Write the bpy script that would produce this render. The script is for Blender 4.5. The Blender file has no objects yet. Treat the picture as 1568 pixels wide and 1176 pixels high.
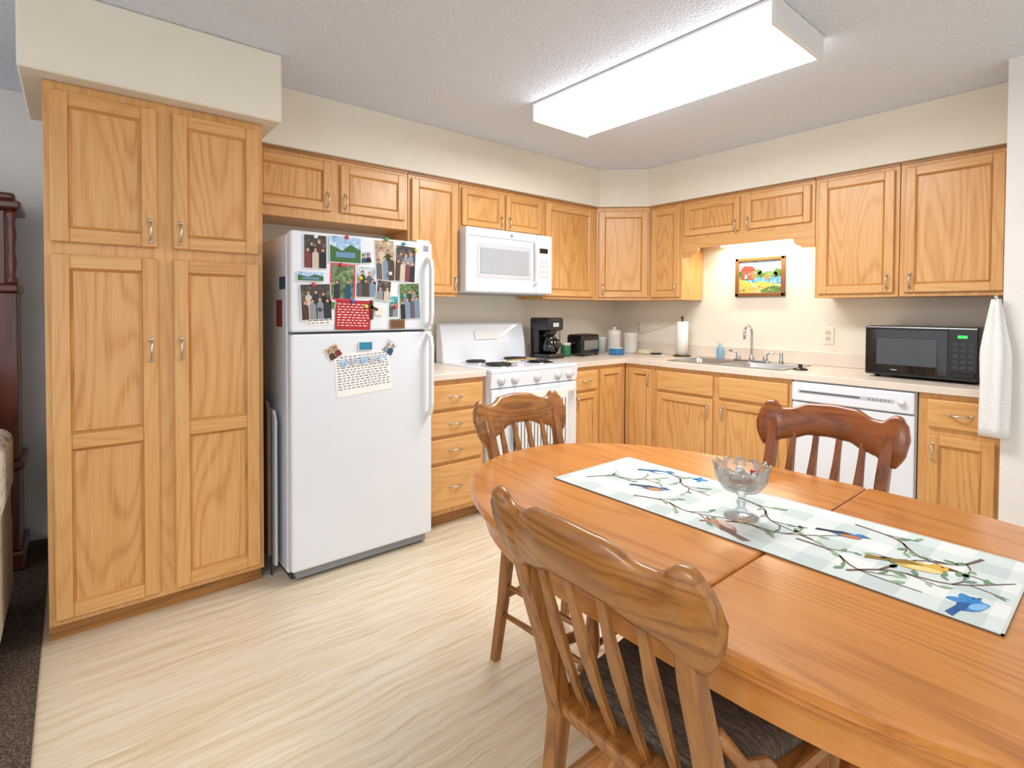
import bpy, bmesh, math, random
from mathutils import Vector, Matrix
random.seed(7)
R=random.random
def U(a,b): return a+(b-a)*R()
scene=bpy.context.scene
try:
    scene.view_settings.view_transform='Standard'; scene.view_settings.look='None'
except Exception as e: print(e)

# ------------------------------------------------------------ materials
def lin(h):
    h=h.lstrip('#'); c=[int(h[i:i+2],16)/255 for i in (0,2,4)]
    return tuple((x/12.92 if x<=.04045 else ((x+.055)/1.055)**2.4) for x in c)+(1,)
def newmat(name):
    m=bpy.data.materials.new(name); m.use_nodes=True
    nt=m.node_tree; b=nt.nodes['Principled BSDF']; return m,nt,b
def mth(nt,op,a,b=None):
    n=nt.nodes.new('ShaderNodeMath'); n.operation=op
    for i,x in enumerate((a,b)):
        if x is None: continue
        if isinstance(x,(int,float)): n.inputs[i].default_value=x
        else: nt.links.new(x,n.inputs[i])
    return n.outputs[0]
def ramp(nt,fac,stops):
    n=nt.nodes.new('ShaderNodeValToRGB'); e=n.color_ramp.elements
    while len(e)<len(stops): e.new(.5)
    for el,(p,c) in zip(e,stops): el.position=p; el.color=c
    nt.links.new(fac,n.inputs[0]); return n.outputs[0]
def mapping(nt,vec,scale):
    n=nt.nodes.new('ShaderNodeMapping'); n.inputs['Scale'].default_value=scale
    nt.links.new(vec,n.inputs[0]); return n.outputs[0]
def noise(nt,vec,scale,detail=3,rough=.5,dist=0):
    n=nt.nodes.new('ShaderNodeTexNoise'); n.inputs['Scale'].default_value=scale
    n.inputs['Detail'].default_value=detail; n.inputs['Roughness'].default_value=rough; n.inputs['Distortion'].default_value=dist
    nt.links.new(vec,n.inputs['Vector']); return n
def bump(nt,b,h,strength,dist=.002):
    n=nt.nodes.new('ShaderNodeBump'); n.inputs['Strength'].default_value=strength; n.inputs['Distance'].default_value=dist
    nt.links.new(h,n.inputs['Height']); nt.links.new(n.outputs[0],b.inputs['Normal'])
def gcv(nt):
    a=nt.nodes.new('ShaderNodeAttribute'); a.attribute_name='gc'; return a.outputs['Vector']
def wood(name,light,mid,dark,rough=.38,coat=.15,rings=9,sc=5.0,contrast=.55):
    m,nt,b=newmat(name); v=gcv(nt)
    mp=mapping(nt,v,(sc,sc,sc*.13))
    n1=noise(nt,mp,1,1.2,.4,.15)
    s=mth(nt,'MULTIPLY',n1.outputs['Fac'],rings*6.28)
    s=mth(nt,'SINE',s); s=mth(nt,'MULTIPLY',s,.5); s=mth(nt,'ADD',s,.5); s=mth(nt,'POWER',s,2.6)
    fine=noise(nt,mapping(nt,v,(190,190,5)),1,3,.6)
    med=noise(nt,mapping(nt,v,(45,45,1.6)),1,3,.6)
    low=noise(nt,mapping(nt,v,(1.3,1.3,.5)),1,2,.5)
    s=mth(nt,'MULTIPLY',s,mth(nt,'ADD',mth(nt,'MULTIPLY',fine.outputs['Fac'],1.3),.1))
    f=mth(nt,'MULTIPLY',s,contrast)
    f2=mth(nt,'MULTIPLY',mth(nt,'SUBTRACT',fine.outputs['Fac'],.5),.7)
    f3=mth(nt,'MULTIPLY',mth(nt,'SUBTRACT',med.outputs['Fac'],.5),.6)
    f=mth(nt,'ADD',mth(nt,'ADD',f,f2),mth(nt,'ADD',f3,.2))
    f=mth(nt,'ADD',f,mth(nt,'MULTIPLY',mth(nt,'SUBTRACT',low.outputs['Fac'],.5),.8))
    c=ramp(nt,f,[(0,lin(light)),(.45,lin(mid)),(1,lin(dark))])
    nt.links.new(c,b.inputs['Base Color'])
    b.inputs['Roughness'].default_value=rough
    b.inputs['Coat Weight'].default_value=coat; b.inputs['Coat Roughness'].default_value=.2
    bump(nt,b,fine.outputs['Fac'],.12,.001)
    return m
def plain(name,col,rough=.5,metal=0,var=.04,spec=.5,bumps=0,bscale=200,trans=0,coat=0,emit=None,es=0):
    m,nt,b=newmat(name); tc=nt.nodes.new('ShaderNodeTexCoord')
    c=lin(col)
    n=noise(nt,tc.outputs['Object'],6,2)
    d=tuple(x*(1-var) for x in c[:3])+(1,); e=tuple(min(1,x*(1+var)) for x in c[:3])+(1,)
    nt.links.new(ramp(nt,n.outputs['Fac'],[(.3,d),(.7,e)]),b.inputs['Base Color'])
    b.inputs['Roughness'].default_value=rough; b.inputs['Metallic'].default_value=metal
    b.inputs['Specular IOR Level'].default_value=spec
    b.inputs['Transmission Weight'].default_value=trans; b.inputs['Coat Weight'].default_value=coat
    if bumps:
        n2=noise(nt,tc.outputs['Object'],bscale,3); bump(nt,b,n2.outputs['Fac'],bumps,.003)
    if emit:
        b.inputs['Emission Color'].default_value=lin(emit); b.inputs['Emission Strength'].default_value=es
    return m

OAK=wood('oak_cabinet','#dcab6e','#d09858','#b07c42',rings=15,contrast=.3)
OAKP=wood('oak_panel','#dca96c','#ce9655','#a9743c',rings=23,sc=4.0,contrast=.46)
OAKD=wood('oak_dark_trim','#b98449','#a57138','#7c5226')  # darker oak tone for toe kicks and top trim
OAKM=wood('oak_moulding','#cf9656','#c18546','#9a662f')
TBL=wood('table_oak','#cf8b46','#c07a38','#965a28',rough=.24,coat=.4,rings=20,sc=3.3,contrast=.42)
CHR=wood('chair_oak','#a66e34','#8c5827','#5f3b18',rough=.32,coat=.25,rings=11,sc=8,contrast=.5)
CHR2=wood('chair_cherry','#975627','#82451d','#572a10',rough=.32,coat=.25,rings=11,sc=8,contrast=.5)
CLK=wood('clock_walnut','#6e2f1a','#5a2414','#37130a',rough=.3,coat=.4)
WHITE=plain('appliance_white','#e4e8ee',.28,coat=.25,var=.01)
WHITE2=plain('plastic_white','#e4e4e2',.4,var=.02)
PAPER=plain('paper_white','#f0eeea',.8,var=.02)
GREYP=plain('grey_plastic','#8f9296',.45)
LGREY=plain('light_grey_panel','#c3c6ca',.3,var=.02)
BLACK=plain('black_plastic','#121214',.25,coat=.3)
BGLASS=plain('black_glass','#0a0b0d',.08,coat=.8)
DGREY=plain('dark_interior','#3a3c3f',.5)
CHROME=plain('chrome','#d5d7da',.12,metal=1,var=.01)
STEEL=plain('brushed_steel','#b6b8ba',.3,metal=1,var=.03)
NICKEL=plain('nickel_pull','#c9c6c0',.25,metal=1,var=.02)
COUNTER=plain('laminate_counter','#dfd2c4',.38,var=.05,coat=.1)
COILM=plain('coil_black','#1b1b1c',.5)
WALL=plain('wall_paint_cream','#e7e0d1',.85,var=.015,bumps=.08,bscale=120)
WALLT=plain('wall_paint_textured','#e8e4de',.9,var=.02,bumps=.5,bscale=60)
def ceilmat():
    m,nt,b=newmat('ceiling_popcorn'); tc=nt.nodes.new('ShaderNodeTexCoord')
    v=nt.nodes.new('ShaderNodeTexVoronoi'); v.inputs['Scale'].default_value=75; nt.links.new(tc.outputs['Object'],v.inputs['Vector'])
    n=noise(nt,tc.outputs['Object'],110,4,.7)
    h=mth(nt,'ADD',mth(nt,'MULTIPLY',v.outputs['Distance'],-1.0),n.outputs['Fac'])
    nt.links.new(ramp(nt,n.outputs['Fac'],[(.3,lin('#dde5f1')),(.7,lin('#ebf1fa'))]),b.inputs['Base Color'])
    b.inputs['Roughness'].default_value=.95
    bump(nt,b,h,.8,.008); return m
CEIL=ceilmat()
def floormat():
    m,nt,b=newmat('floor_vinyl_travertine'); tc=nt.nodes.new('ShaderNodeTexCoord'); v=tc.outputs['Object']
    w=noise(nt,mapping(nt,v,(2.5,5,1)),1,3,.5)
    add=nt.nodes.new('ShaderNodeVectorMath'); add.operation='MULTIPLY_ADD'
    nt.links.new(w.outputs['Color'],add.inputs[0]); add.inputs[1].default_value=(.05,.05,0); nt.links.new(v,add.inputs[2])
    a=noise(nt,mapping(nt,add.outputs[0],(42,1.5,1)),1,4,.6,.05)
    c=noise(nt,mapping(nt,add.outputs[0],(130,5,1)),1,3,.6)
    f=mth(nt,'ADD',mth(nt,'MULTIPLY',a.outputs['Fac'],.6),mth(nt,'MULTIPLY',c.outputs['Fac'],.4))
    col=ramp(nt,f,[(.34,lin('#cdb793')),(.45,lin('#d9c8a9')),(.54,lin('#e2d5be')),(.68,lin('#e9e1d0'))])
    nt.links.new(col,b.inputs['Base Color']); b.inputs['Roughness'].default_value=.36
    bump(nt,b,c.outputs['Fac'],.05,.001); return m
FLOOR=floormat()
def noisy(name,cols,scale,rough=.95,b_=.6,sv=(1,1,1)):
    m,nt,b=newmat(name); tc=nt.nodes.new('ShaderNodeTexCoord')
    n=noise(nt,mapping(nt,tc.outputs['Object'],sv),scale,4,.75)
    k=len(cols); nt.links.new(ramp(nt,n.outputs['Fac'],[(.35+.3*i/(k-1),lin(c)) for i,c in enumerate(cols)]),b.inputs['Base Color'])
    b.inputs['Roughness'].default_value=rough; bump(nt,b,n.outputs['Fac'],b_,.006); return m
CARPET=noisy('carpet_brown',['#2a211a','#4e4034','#8b7866'],160)
CUSH=noisy('cushion_weave',['#3c3026','#54463a','#786755'],1,sv=(40,260,40))
UPH=noisy('upholstery_beige',['#b9a98f','#cfc2aa','#ddd3c0'],90)
THROW=noisy('throw_floral',['#8fa7b5','#e2e0da','#d9d2c4','#7c8a93'],14,b_=.3)
TOWEL=noisy('towel_white',['#dcdcda','#ececea','#f4f4f2'],200,b_=.4)
def runnermat():
    m,nt,b=newmat('runner_fabric'); tc=nt.nodes.new('ShaderNodeTexCoord')
    sp=nt.nodes.new('ShaderNodeSeparateXYZ'); nt.links.new(tc.outputs['Object'],sp.inputs[0])
    g=[]
    for k in (0,1):
        x=mth(nt,'FRACT',mth(nt,'ADD',mth(nt,'MULTIPLY',sp.outputs[k],8.0),20.0)); g.append(mth(nt,'GREATER_THAN',x,.5))
    s=mth(nt,'MULTIPLY',mth(nt,'ADD',g[0],g[1]),.5)
    n=noise(nt,tc.outputs['Object'],7,3)
    s=mth(nt,'ADD',mth(nt,'MULTIPLY',s,.8),mth(nt,'MULTIPLY',n.outputs['Fac'],.2))
    c=ramp(nt,s,[(.0,lin('#e6e8e3')),(.5,lin('#d3dbd8')),(1,lin('#bcc9c7'))])
    nt.links.new(c,b.inputs['Base Color']); b.inputs['Roughness'].default_value=.85
    n2=noise(nt,tc.outputs['Object'],700,2); bump(nt,b,n2.outputs['Fac'],.2,.0008); return m
RUN=runnermat()
def glass():
    m,nt,b=newmat('clear_glass')
    tr=nt.nodes.new('ShaderNodeBsdfTransparent'); tr.inputs[0].default_value=(.95,.97,.98,1)
    gl=nt.nodes.new('ShaderNodeBsdfGlossy'); gl.inputs['Roughness'].default_value=.04
    lw=nt.nodes.new('ShaderNodeLayerWeight'); lw.inputs[0].default_value=.4
    tc=nt.nodes.new('ShaderNodeTexCoord'); n=noise(nt,tc.outputs['Object'],90,2)
    bp=nt.nodes.new('ShaderNodeBump'); bp.inputs['Strength'].default_value=.5; bp.inputs['Distance'].default_value=.004
    nt.links.new(n.outputs['Fac'],bp.inputs['Height']); nt.links.new(bp.outputs[0],gl.inputs['Normal']); nt.links.new(bp.outputs[0],lw.inputs['Normal'])
    mx=nt.nodes.new('ShaderNodeMixShader'); f=mth(nt,'ADD',mth(nt,'MULTIPLY',lw.outputs['Fresnel'],.6),.06)
    nt.links.new(f,mx.inputs[0]); nt.links.new(tr.outputs[0],mx.inputs[1]); nt.links.new(gl.outputs[0],mx.inputs[2])
    nt.links.new(mx.outputs[0],nt.nodes['Material Output'].inputs[0]); return m
GLASS=glass()
def emis(name,col,s):
    m,nt,b=newmat(name); b.inputs['Base Color'].default_value=lin(col)
    b.inputs['Emission Color'].default_value=lin(col); b.inputs['Emission Strength'].default_value=s; return m
LENS=emis('lamp_diffuser','#fbfaff',4.5)
TUBE=emis('undercabinet_tube','#fff1cf',9)
_cm={}
def C(col,rough=.7):
    k=(col,rough)
    if k not in _cm: _cm[k]=plain('paint_'+col.strip('#'),col,rough,var=.03)
    return _cm[k]
_pm={}
def PH(cols,sc=38):
    if (cols,sc) not in _pm: _pm[(cols,sc)]=noisy('print_%d'%len(_pm),list(cols),sc,rough=.35,b_=0)
    return _pm[(cols,sc)]

# ------------------------------------------------------------ builder
ML=Matrix(((0,1,0,0),(1,0,0,0),(0,0,1,0),(0,0,0,1)))      # (a along wall, b out, z) on wall x=0
MB=Matrix(((1,0,0,0),(0,-1,0,0),(0,0,1,0),(0,0,0,1)))     # on wall y=0
class O:
    def __init__(s,name,M=None):
        s.name=name; s.M=M or Matrix.Identity(4); s.v=[];s.f=[];s.mi=[];s.sm=[];s.gc=[];s.mats=[]
    def idx(s,m):
        if m not in s.mats: s.mats.append(m)
        return s.mats.index(m)
    def commit(s,bm,mat,grain=2,smooth=False,L=None):
        bmesh.ops.recalc_face_normals(bm,faces=bm.faces)
        T=s.M@L if L is not None else s.M
        flip=T.to_3x3().determinant()<0
        off=Vector((U(0,40),U(0,40),U(0,40))); base=len(s.v); bm.verts.index_update()
        for v in bm.verts:
            c=v.co; g=[c.x,c.y,c.z]; g[2],g[grain]=g[grain],g[2]
            s.gc.append((g[0]+off.x,g[1]+off.y,g[2]+off.z)); s.v.append(tuple(T@c))
        k=s.idx(mat)
        for f in bm.faces:
            ids=[base+v.index for v in f.verts]
            if flip: ids.reverse()
            s.f.append(ids); s.mi.append(k); s.sm.append(smooth)
        bm.free()
    def box(s,mat,x0,x1,y0,y1,z0,z1,bev=0,grain=2,L=None,seg=1):
        bm=bmesh.new(); bmesh.ops.create_cube(bm,size=1)
        for v in bm.verts: v.co=Vector((x0+(x1-x0)*(v.co.x+.5),y0+(y1-y0)*(v.co.y+.5),z0+(z1-z0)*(v.co.z+.5)))
        if bev>0: bmesh.ops.bevel(bm,geom=list(bm.edges),offset=bev,segments=seg,profile=.5,affect='EDGES')
        s.commit(bm,mat,grain,False,L)
    def prism(s,mat,pts,plane,lo,hi,grain=2,L=None,bev=0,smooth=False,seg=2):
        bm=bmesh.new()
        def P(p,h):
            return {'xy':(p[0],p[1],h),'xz':(p[0],h,p[1]),'yz':(h,p[0],p[1])}[plane]
        A=[bm.verts.new(P(p,lo)) for p in pts]; B=[bm.verts.new(P(p,hi)) for p in pts]
        n=len(pts); fa=bm.faces.new(A); fb=bm.faces.new(B[::-1])
        for i in range(n): bm.faces.new((A[i],A[(i+1)%n],B[(i+1)%n],B[i]))
        bmesh.ops.recalc_face_normals(bm,faces=bm.faces)
        if bev>0:
            es=[e for e in bm.edges if (fa in e.link_faces or fb in e.link_faces)]
            bmesh.ops.bevel(bm,geom=es,offset=bev,segments=seg,profile=.5,affect='EDGES')
        s.commit(bm,mat,grain,smooth,L)
    def loft(s,mat,rings,grain=2,closed=False,caps=True,smooth=True,L=None):
        bm=bmesh.new(); V=[[bm.verts.new(p) for p in r] for r in rings]; n=len(rings[0])
        m=len(V)
        for i in range(m if closed else m-1):
            a=V[i];b=V[(i+1)%m]
            for j in range(n):
                k=(j+1)%n
                try: bm.faces.new((a[j],a[k],b[k],b[j]))
                except ValueError: pass
        if caps and not closed:
            bm.faces.new(V[0]); bm.faces.new(V[-1][::-1])
        s.commit(bm,mat,grain,smooth,L)
    def lathe(s,mat,c,prof,seg=20,smooth=True,L=None,sx=1,sy=1):
        rings=[[(c[0]+max(r,1e-4)*sx*math.cos(2*math.pi*j/seg),c[1]+max(r,1e-4)*sy*math.sin(2*math.pi*j/seg),c[2]+z) for j in range(seg)] for r,z in prof]
        s.loft(mat,rings,smooth=smooth,L=L)
    def sweep(s,mat,path,rad,seg=8,grain=2,square=False,ref=(0,0,1),L=None,closed=False):
        P=[Vector(p) for p in path]; n=len(P); rings=[]
        for i,p in enumerate(P):
            if closed: t=(P[(i+1)%n]-P[i-1]).normalized()
            else: t=(P[min(i+1,n-1)]-P[max(i-1,0)]).normalized()
            r=Vector(ref)
            if abs(t.dot(r))>.98: r=Vector((0,1,0)) if abs(t.y)<.9 else Vector((1,0,0))
            a=t.cross(r).normalized(); b=t.cross(a).normalized()
            rr=rad[i] if isinstance(rad,list) else rad
            if not isinstance(rr,tuple): rr=(rr,rr)
            if square:
                k=.72; Q=[(-1,-k),(-k,-1),(k,-1),(1,-k),(1,k),(k,1),(-k,1),(-1,k)]
            else: Q=[(math.cos(2*math.pi*j/seg),math.sin(2*math.pi*j/seg)) for j in range(seg)]
            rings.append([tuple(p+a*q[0]*rr[0]+b*q[1]*rr[1]) for q in Q])
        s.loft(mat,rings,grain,closed=closed,smooth=not square,L=L)
    def cyl(s,mat,p0,p1,r0,r1=None,seg=16,smooth=True,L=None):
        s.sweep(mat,[p0,p1],[r0,r0 if r1 is None else r1],seg=seg,L=L)
    def sphere(s,mat,c,r,L=None,seg=12,sc=(1,1,1)):
        bm=bmesh.new(); bmesh.ops.create_uvsphere(bm,u_segments=seg,v_segments=seg//2+2,radius=r)
        for v in bm.verts: v.co=Vector((c[0]+v.co.x*sc[0],c[1]+v.co.y*sc[1],c[2]+v.co.z*sc[2]))
        s.commit(bm,mat,2,True,L)
    def done(s,parent=None):
        xs=[p[0] for p in s.v];ys=[p[1] for p in s.v];zs=[p[2] for p in s.v]
        o=Vector(((min(xs)+max(xs))/2,(min(ys)+max(ys))/2,min(zs)))
        me=bpy.data.meshes.new(s.name); me.from_pydata([tuple(Vector(p)-o) for p in s.v],[],s.f)
        for m in s.mats: me.materials.append(m)
        me.polygons.foreach_set('material_index',s.mi); me.polygons.foreach_set('use_smooth',s.sm)
        at=me.attributes.new('gc','FLOAT_VECTOR','POINT'); at.data.foreach_set('vector',[c for g in s.gc for c in g])
        me.update()
        ob=bpy.data.objects.new(s.name,me); ob.location=o; scene.collection.objects.link(ob)
        return ob

# ------------------------------------------------------------ room shell
H=2.44
def slab(name,mat,x0,x1,y0,y1,z0,z1):
    o=O(name); o.box(mat,x0,x1,y0,y1,z0,z1); return o.done()
slab('floor',FLOOR,-.1,6,-4.06,.1,-.05,0)
slab('floor_carpet',CARPET,-.75,6,-7,-4.06,-.05,.008)
slab('ceiling',CEIL,-.75,6,-7,.1,H,H+.05)
slab('wall_left',WALL,-.1,0,-4.04,.1,0,H)
slab('wall_back',WALL,-.1,2.9,0,.1,0,H)
slab('wall_right',WALLT,2.81,2.93,-.66,0,0,H)
slab('wall_right_return',WALLT,2.93,6,-.66,-.55,0,H)
slab('wall_living_left',WALLT,-.75,-.65,-7,-3.94,0,H)
slab('wall_pantry_return',WALLT,-.65,-.1,-4.04,-3.94,0,H)
s=O('soffit_pantry'); s.box(WALL,0,.70,-4.10,-3.215,2.134,H-.001,.006); s.done()
s=O('soffit_cabinets'); s.prism(WALL,[(0,-3.215),(.345,-3.215),(.345,-.62),(.62,-.345),(2.81,-.345),(2.81,0),(0,0)],'xy',2.136,H-.001); s.done()

# ------------------------------------------------------------ cabinetry helpers
def pull(o,a,b,z,vert=True,l=.085):
    h=l/2
    pts=[]
    for i in range(9):
        t=i/8; k=-h+l*t; d=.024*math.sin(math.pi*t)**.55
        pts.append((a,b+d,z+k) if vert else (a+k,b+d,z))
    o.sweep(NICKEL,pts,.0042,seg=8,ref=(1,0,0) if vert else (0,0,1))
    for k in (-h,h):
        c=(a,b+.002,z+k) if vert else (a+k,b+.002,z)
        o.sphere(NICKEL,c,.008,sc=(1,.5,1),seg=8)
def door(o,a0,a1,z0,z1,b,w=.055,mid=None,hdl=None,flat=False):
    t=.02
    o.box(OAKP,a0+w-.006,a1-w+.006,b,b+.010,z0+w-.006,z1-w+.006,0,2)
    o.box(OAK,a0,a0+w,b,b+t,z0,z1,.004,2); o.box(OAK,a1-w,a1,b,b+t,z0,z1,.004,2)
    zs=[(z0,z0+w),(z1-w,z1)]
    if mid: zs.append((mid-w*.55,mid+w*.55))
    for p,q in zs:
        o.box(OAK,a0+w-.001,a1-w+.001,b,b+t-.0005,p,q,.004,0)
    zz=sorted(zs); m=.009
    for (p0,p1),(q0,q1) in zip(zz[:-1],zz[1:]):
        A0,A1,Z0,Z1=a0+w,a1-w,p1,q0
        o.prism(OAKM,[(A0,b+.009),(A0+m,b+.0102),(A0,b+.019)],'xy',Z0,Z1)
        o.prism(OAKM,[(A1,b+.009),(A1-m,b+.0102),(A1,b+.019)],'xy',Z0,Z1)
        o.prism(OAKM,[(b+.009,Z0),(b+.0102,Z0+m),(b+.019,Z0)],'yz',A0,A1,0)
        o.prism(OAKM,[(b+.009,Z1),(b+.0102,Z1-m),(b+.019,Z1)],'yz',A0,A1,0)
    if hdl: pull(o,hdl[0],b+t,hdl[1])
def drawer(o,a0,a1,z0,z1,b,h=True):
    o.box(OAK,a0,a1,b,b+.019,z0,z1,.007,0,seg=2)
    if h: pull(o,(a0+a1)/2,b+.019,(z0+z1)/2,False)
def carcass(o,a0,a1,b,z0,z1,toe=0,st=.03):
    o.box(OAK,a0+.001,a1-.001,.003,b-.02,z0+toe,z1,0,2)
    o.box(OAK,a0+.0005,a1-.0005,b-.02,b,z0+toe,z1,.002,2)
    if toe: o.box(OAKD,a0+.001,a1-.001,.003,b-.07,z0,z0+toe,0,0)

# pantry
p=O('pantry_cabinet',ML); carcass(p,-4.037,-3.277,.61,0,2.133,toe=.075)
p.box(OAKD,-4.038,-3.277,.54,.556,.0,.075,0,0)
for a0,a1,hx in ((-4.018,-3.685,-3.71),(-3.630,-3.297,-3.605)):
    door(p,a0,a1,1.535,2.10,.61,hdl=(hx,1.60)); door(p,a0,a1,.10,1.49,.61,mid=.775,hdl=(hx,1.115))
p.done()
def upper(a0,a1,z0,z1,doors,M=ML,name='wall_cabinet'):
    o=O(name,M); carcass(o,a0,a1,.305,z0,z1)
    for d in doors: door(o,*d[:4],.305,hdl=d[4],w=d[5] if len(d)>5 else .05)
    o.box(OAKD,a0+.001,a1-.001,.30,.315,z1-.012,z1,0,0)
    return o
ZT=2.134;ZB=1.372
upper(-3.274,-2.362,1.775,ZT,[(-3.25,-2.84,1.83,2.10,(-2.865,1.89)),(-2.79,-2.385,1.83,2.10,(-2.765,1.89))]).done()
upper(-2.36,-1.982,ZB,ZT,[(-2.34,-2.0,1.395,2.10,(-2.025,1.46))]).done()
upper(-1.98,-1.222,1.835,ZT,[(-1.965,-1.615,1.85,2.10,(-1.64,1.90),.042),(-1.59,-1.24,1.85,2.10,(-1.565,1.90),.042)]).done()
upper(-1.22,-.614,ZB,ZT,[(-1.20,-.67,1.395,2.10,(-1.165,1.46))]).done()
r2=math.sqrt(.5); a=Vector((.305,-.612,0))
MD=Matrix(((r2,r2,0,a.x),(r2,-r2,0,a.y),(0,0,1,0),(0,0,0,1)))
o=O('corner_wall_cabinet'); o.prism(OAK,[(.003,-.612),(.305,-.612),(.612,-.305),(.612,-.003),(.003,-.003)],'xy',ZB,ZT)
o.M=MD; door(o,.018,.416,1.395,2.10,.0,hdl=(.05,1.46),w=.05); o.done()
upper(.614,.914,ZB,ZT,[(.635,.895,1.395,2.10,(.87,1.46))],MB).done()
o=upper(.916,1.868,1.835,ZT,[(.94,1.375,1.86,2.10,(1.35,1.90),.045),(1.415,1.845,1.86,2.10,(1.44,1.90),.045)],MB)
top=1.836; pts=[(.917,1.70),(1.00,1.70)]
for i in range(7):
    t=i/6*math.pi/2; pts.append((1.00+.05*math.sin(t),1.712+.05*(1-math.cos(t))))
pts+= [(1.07,1.765),(1.71,1.765)]
for i in range(7):
    t=(1-i/6)*math.pi/2; pts.append((1.785-.05*math.sin(t),1.712+.05*(1-math.cos(t))))
pts+=[(1.785,1.70),(1.868,1.70),(1.868,top),(.917,top)]
o.prism(OAK,pts,'xz',.285,.304,grain=0); o.done()
upper(1.87,2.318,ZB,ZT,[(1.895,2.295,1.395,2.10,(2.265,1.46))],MB).done()
upper(2.32,2.80,ZB,ZT,[(2.345,2.765,1.395,2.10,(2.375,1.46))],MB).done()
# bases
o=O('drawer_cabinet',ML); carcass(o,-2.44,-1.995,.61,0,.873,toe=.085)
for z0,z1 in ((.705,.845),(.55,.685),(.395,.53),(.115,.375)): drawer(o,-2.415,-2.02,z0,z1,.61)
o.done()
o=O('base_cabinet',ML); carcass(o,-1.222,-.612,.61,0,.873,toe=.085)
drawer(o,-1.205,-.955,.705,.845,.61); door(o,-1.205,-.955,.115,.685,.61,hdl=(-1.18,.62),w=.045)
door(o,-.925,-.665,.115,.845,.61,w=.045); o.done()
o=O('base_cabinet',MB); carcass(o,.612,.885,.61,0,.873,toe=.085)
door(o,.665,.87,.115,.845,.61,hdl=(.845,.77),w=.045); o.done()
o=O('sink_base_cabinet',MB)
o.box(OAK,.887,.905,.003,.59,.085,.873);o.box(OAK,1.85,1.868,.003,.59,.085,.873);o.box(OAK,.887,1.868,.003,.59,.085,.10)
o.box(OAK,.887,1.868,.59,.61,.085,.873,.002,2); o.box(OAKD,.887,1.868,.50,.54,0,.085)
for a0,a1,hx in ((.915,1.36,1.33),(1.405,1.85,1.435)):
    drawer(o,a0,a1,.705,.845,.61,False); door(o,a0,a1,.115,.685,.61,hdl=(hx,.60),w=.05)
o.done()
o=O('base_cabinet',MB); carcass(o,2.49,2.805,.61,0,.873,toe=.085)
drawer(o,2.53,2.79,.705,.845,.61); door(o,2.53,2.79,.115,.665,.61,hdl=(2.555,.58),w=.05); o.done()
# countertop
sx0,sx1,sy0,sy1=.97,1.76,.12,.54
o=O('countertop')
o.box(COUNTER,.003,.637,-2.44,-1.995,.875,.913,.004); o.done()
o=O('countertop')
o.prism(COUNTER,[(.003,-1.223),(.637,-1.223),(.637,-.637),(sx0,-.637),(sx0,-.003),(.003,-.003)],'xy',.875,.913,bev=.003)
o.box(COUNTER,sx0,sx1,-.637,-sy1,.875,.913); o.box(COUNTER,sx0,sx1,-sy0,-.003,.875,.913)
o.box(COUNTER,sx1,2.806,-.637,-.003,.875,.913,.003); o.done()
o=O('trim_backsplash')
o.box(COUNTER,.003,.022,-2.44,-1.995,.9135,1.01,.003); o.box(COUNTER,.003,.022,-1.223,-.022,.9135,1.01,.003); o.done()
o=O('trim_backsplash'); o.box(COUNTER,.003,2.806,-.022,-.003,.9135,1.01,.003); o.done()
# ---- sink
o=O('kitchen_sink',MB)
def basin(x0,x1,y0,y1):
    def rr(x0,x1,y0,y1,r,z,k=5):
        q=[]
        for cx,cy,a0 in ((x1-r,y1-r,0),(x0+r,y1-r,90),(x0+r,y0+r,180),(x1-r,y0+r,270)):
            for i in range(k):
                t=math.radians(a0+90*i/(k-1)); q.append((cx+r*math.cos(t),cy+r*math.sin(t),z))
        return q
    rings=[rr(x0-.004,x1+.004,y0-.004,y1+.004,.04,.9185),rr(x0,x1,y0,y1,.04,.914),rr(x0+.015,x1-.015,y0+.015,y1-.015,.045,.77),rr(x0+.04,x1-.04,y0+.04,y1-.04,.05,.76)]
    bm=bmesh.new(); V=[[bm.verts.new(p) for p in r] for r in rings]; n=len(V[0])
    for i in range(3):
        for j in range(n): bm.faces.new((V[i][j],V[i][(j+1)%n],V[i+1][(j+1)%n],V[i+1][j]))
    bm.faces.new(V[3]); o.commit(bm,STEEL,2,True)
X0,X1,Y0,Y1=.95,1.78,.09,.555
bx=[(.99,1.345),(1.385,1.74)]; by=(.19,.52)
o.box(STEEL,X0,X1,Y0,by[0],.9135,.919,.002);o.box(STEEL,X0,X1,by[1],Y1,.9135,.919,.002)
o.box(STEEL,X0,bx[0][0],by[0]-.002,by[1]+.002,.9135,.919);o.box(STEEL,bx[0][1],bx[1][0],by[0]-.002,by[1]+.002,.9135,.919);o.box(STEEL,bx[1][1],X1,by[0]-.002,by[1]+.002,.9135,.919)
for b0,b1 in bx:
    basin(b0,b1,*by); o.lathe(CHROME,((b0+b1)/2,.35,.7605),[(.04,0),(.04,.003),(.02,.001),(0,.001)])
o.done()
o=O('faucet',MB)
o.box(CHROME,1.26,1.52,.115,.165,.919,.932,.006,seg=2)
path=[(1.39,.14,.93),(1.39,.14,1.02),(1.39,.14,1.12)]
for i in range(1,11):
    t=i/10*math.pi*1.0; path.append((1.39,.14+.055*(1-math.cos(t)),1.12+.06*math.sin(t)))
path.append((1.39,.25,1.085))
o.sweep(CHROME,path,.0095,seg=10,ref=(1,0,0)); o.lathe(CHROME,(1.39,.14,.93),[(.022,0),(.02,.02),(.012,.03),(.012,.04)])
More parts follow.
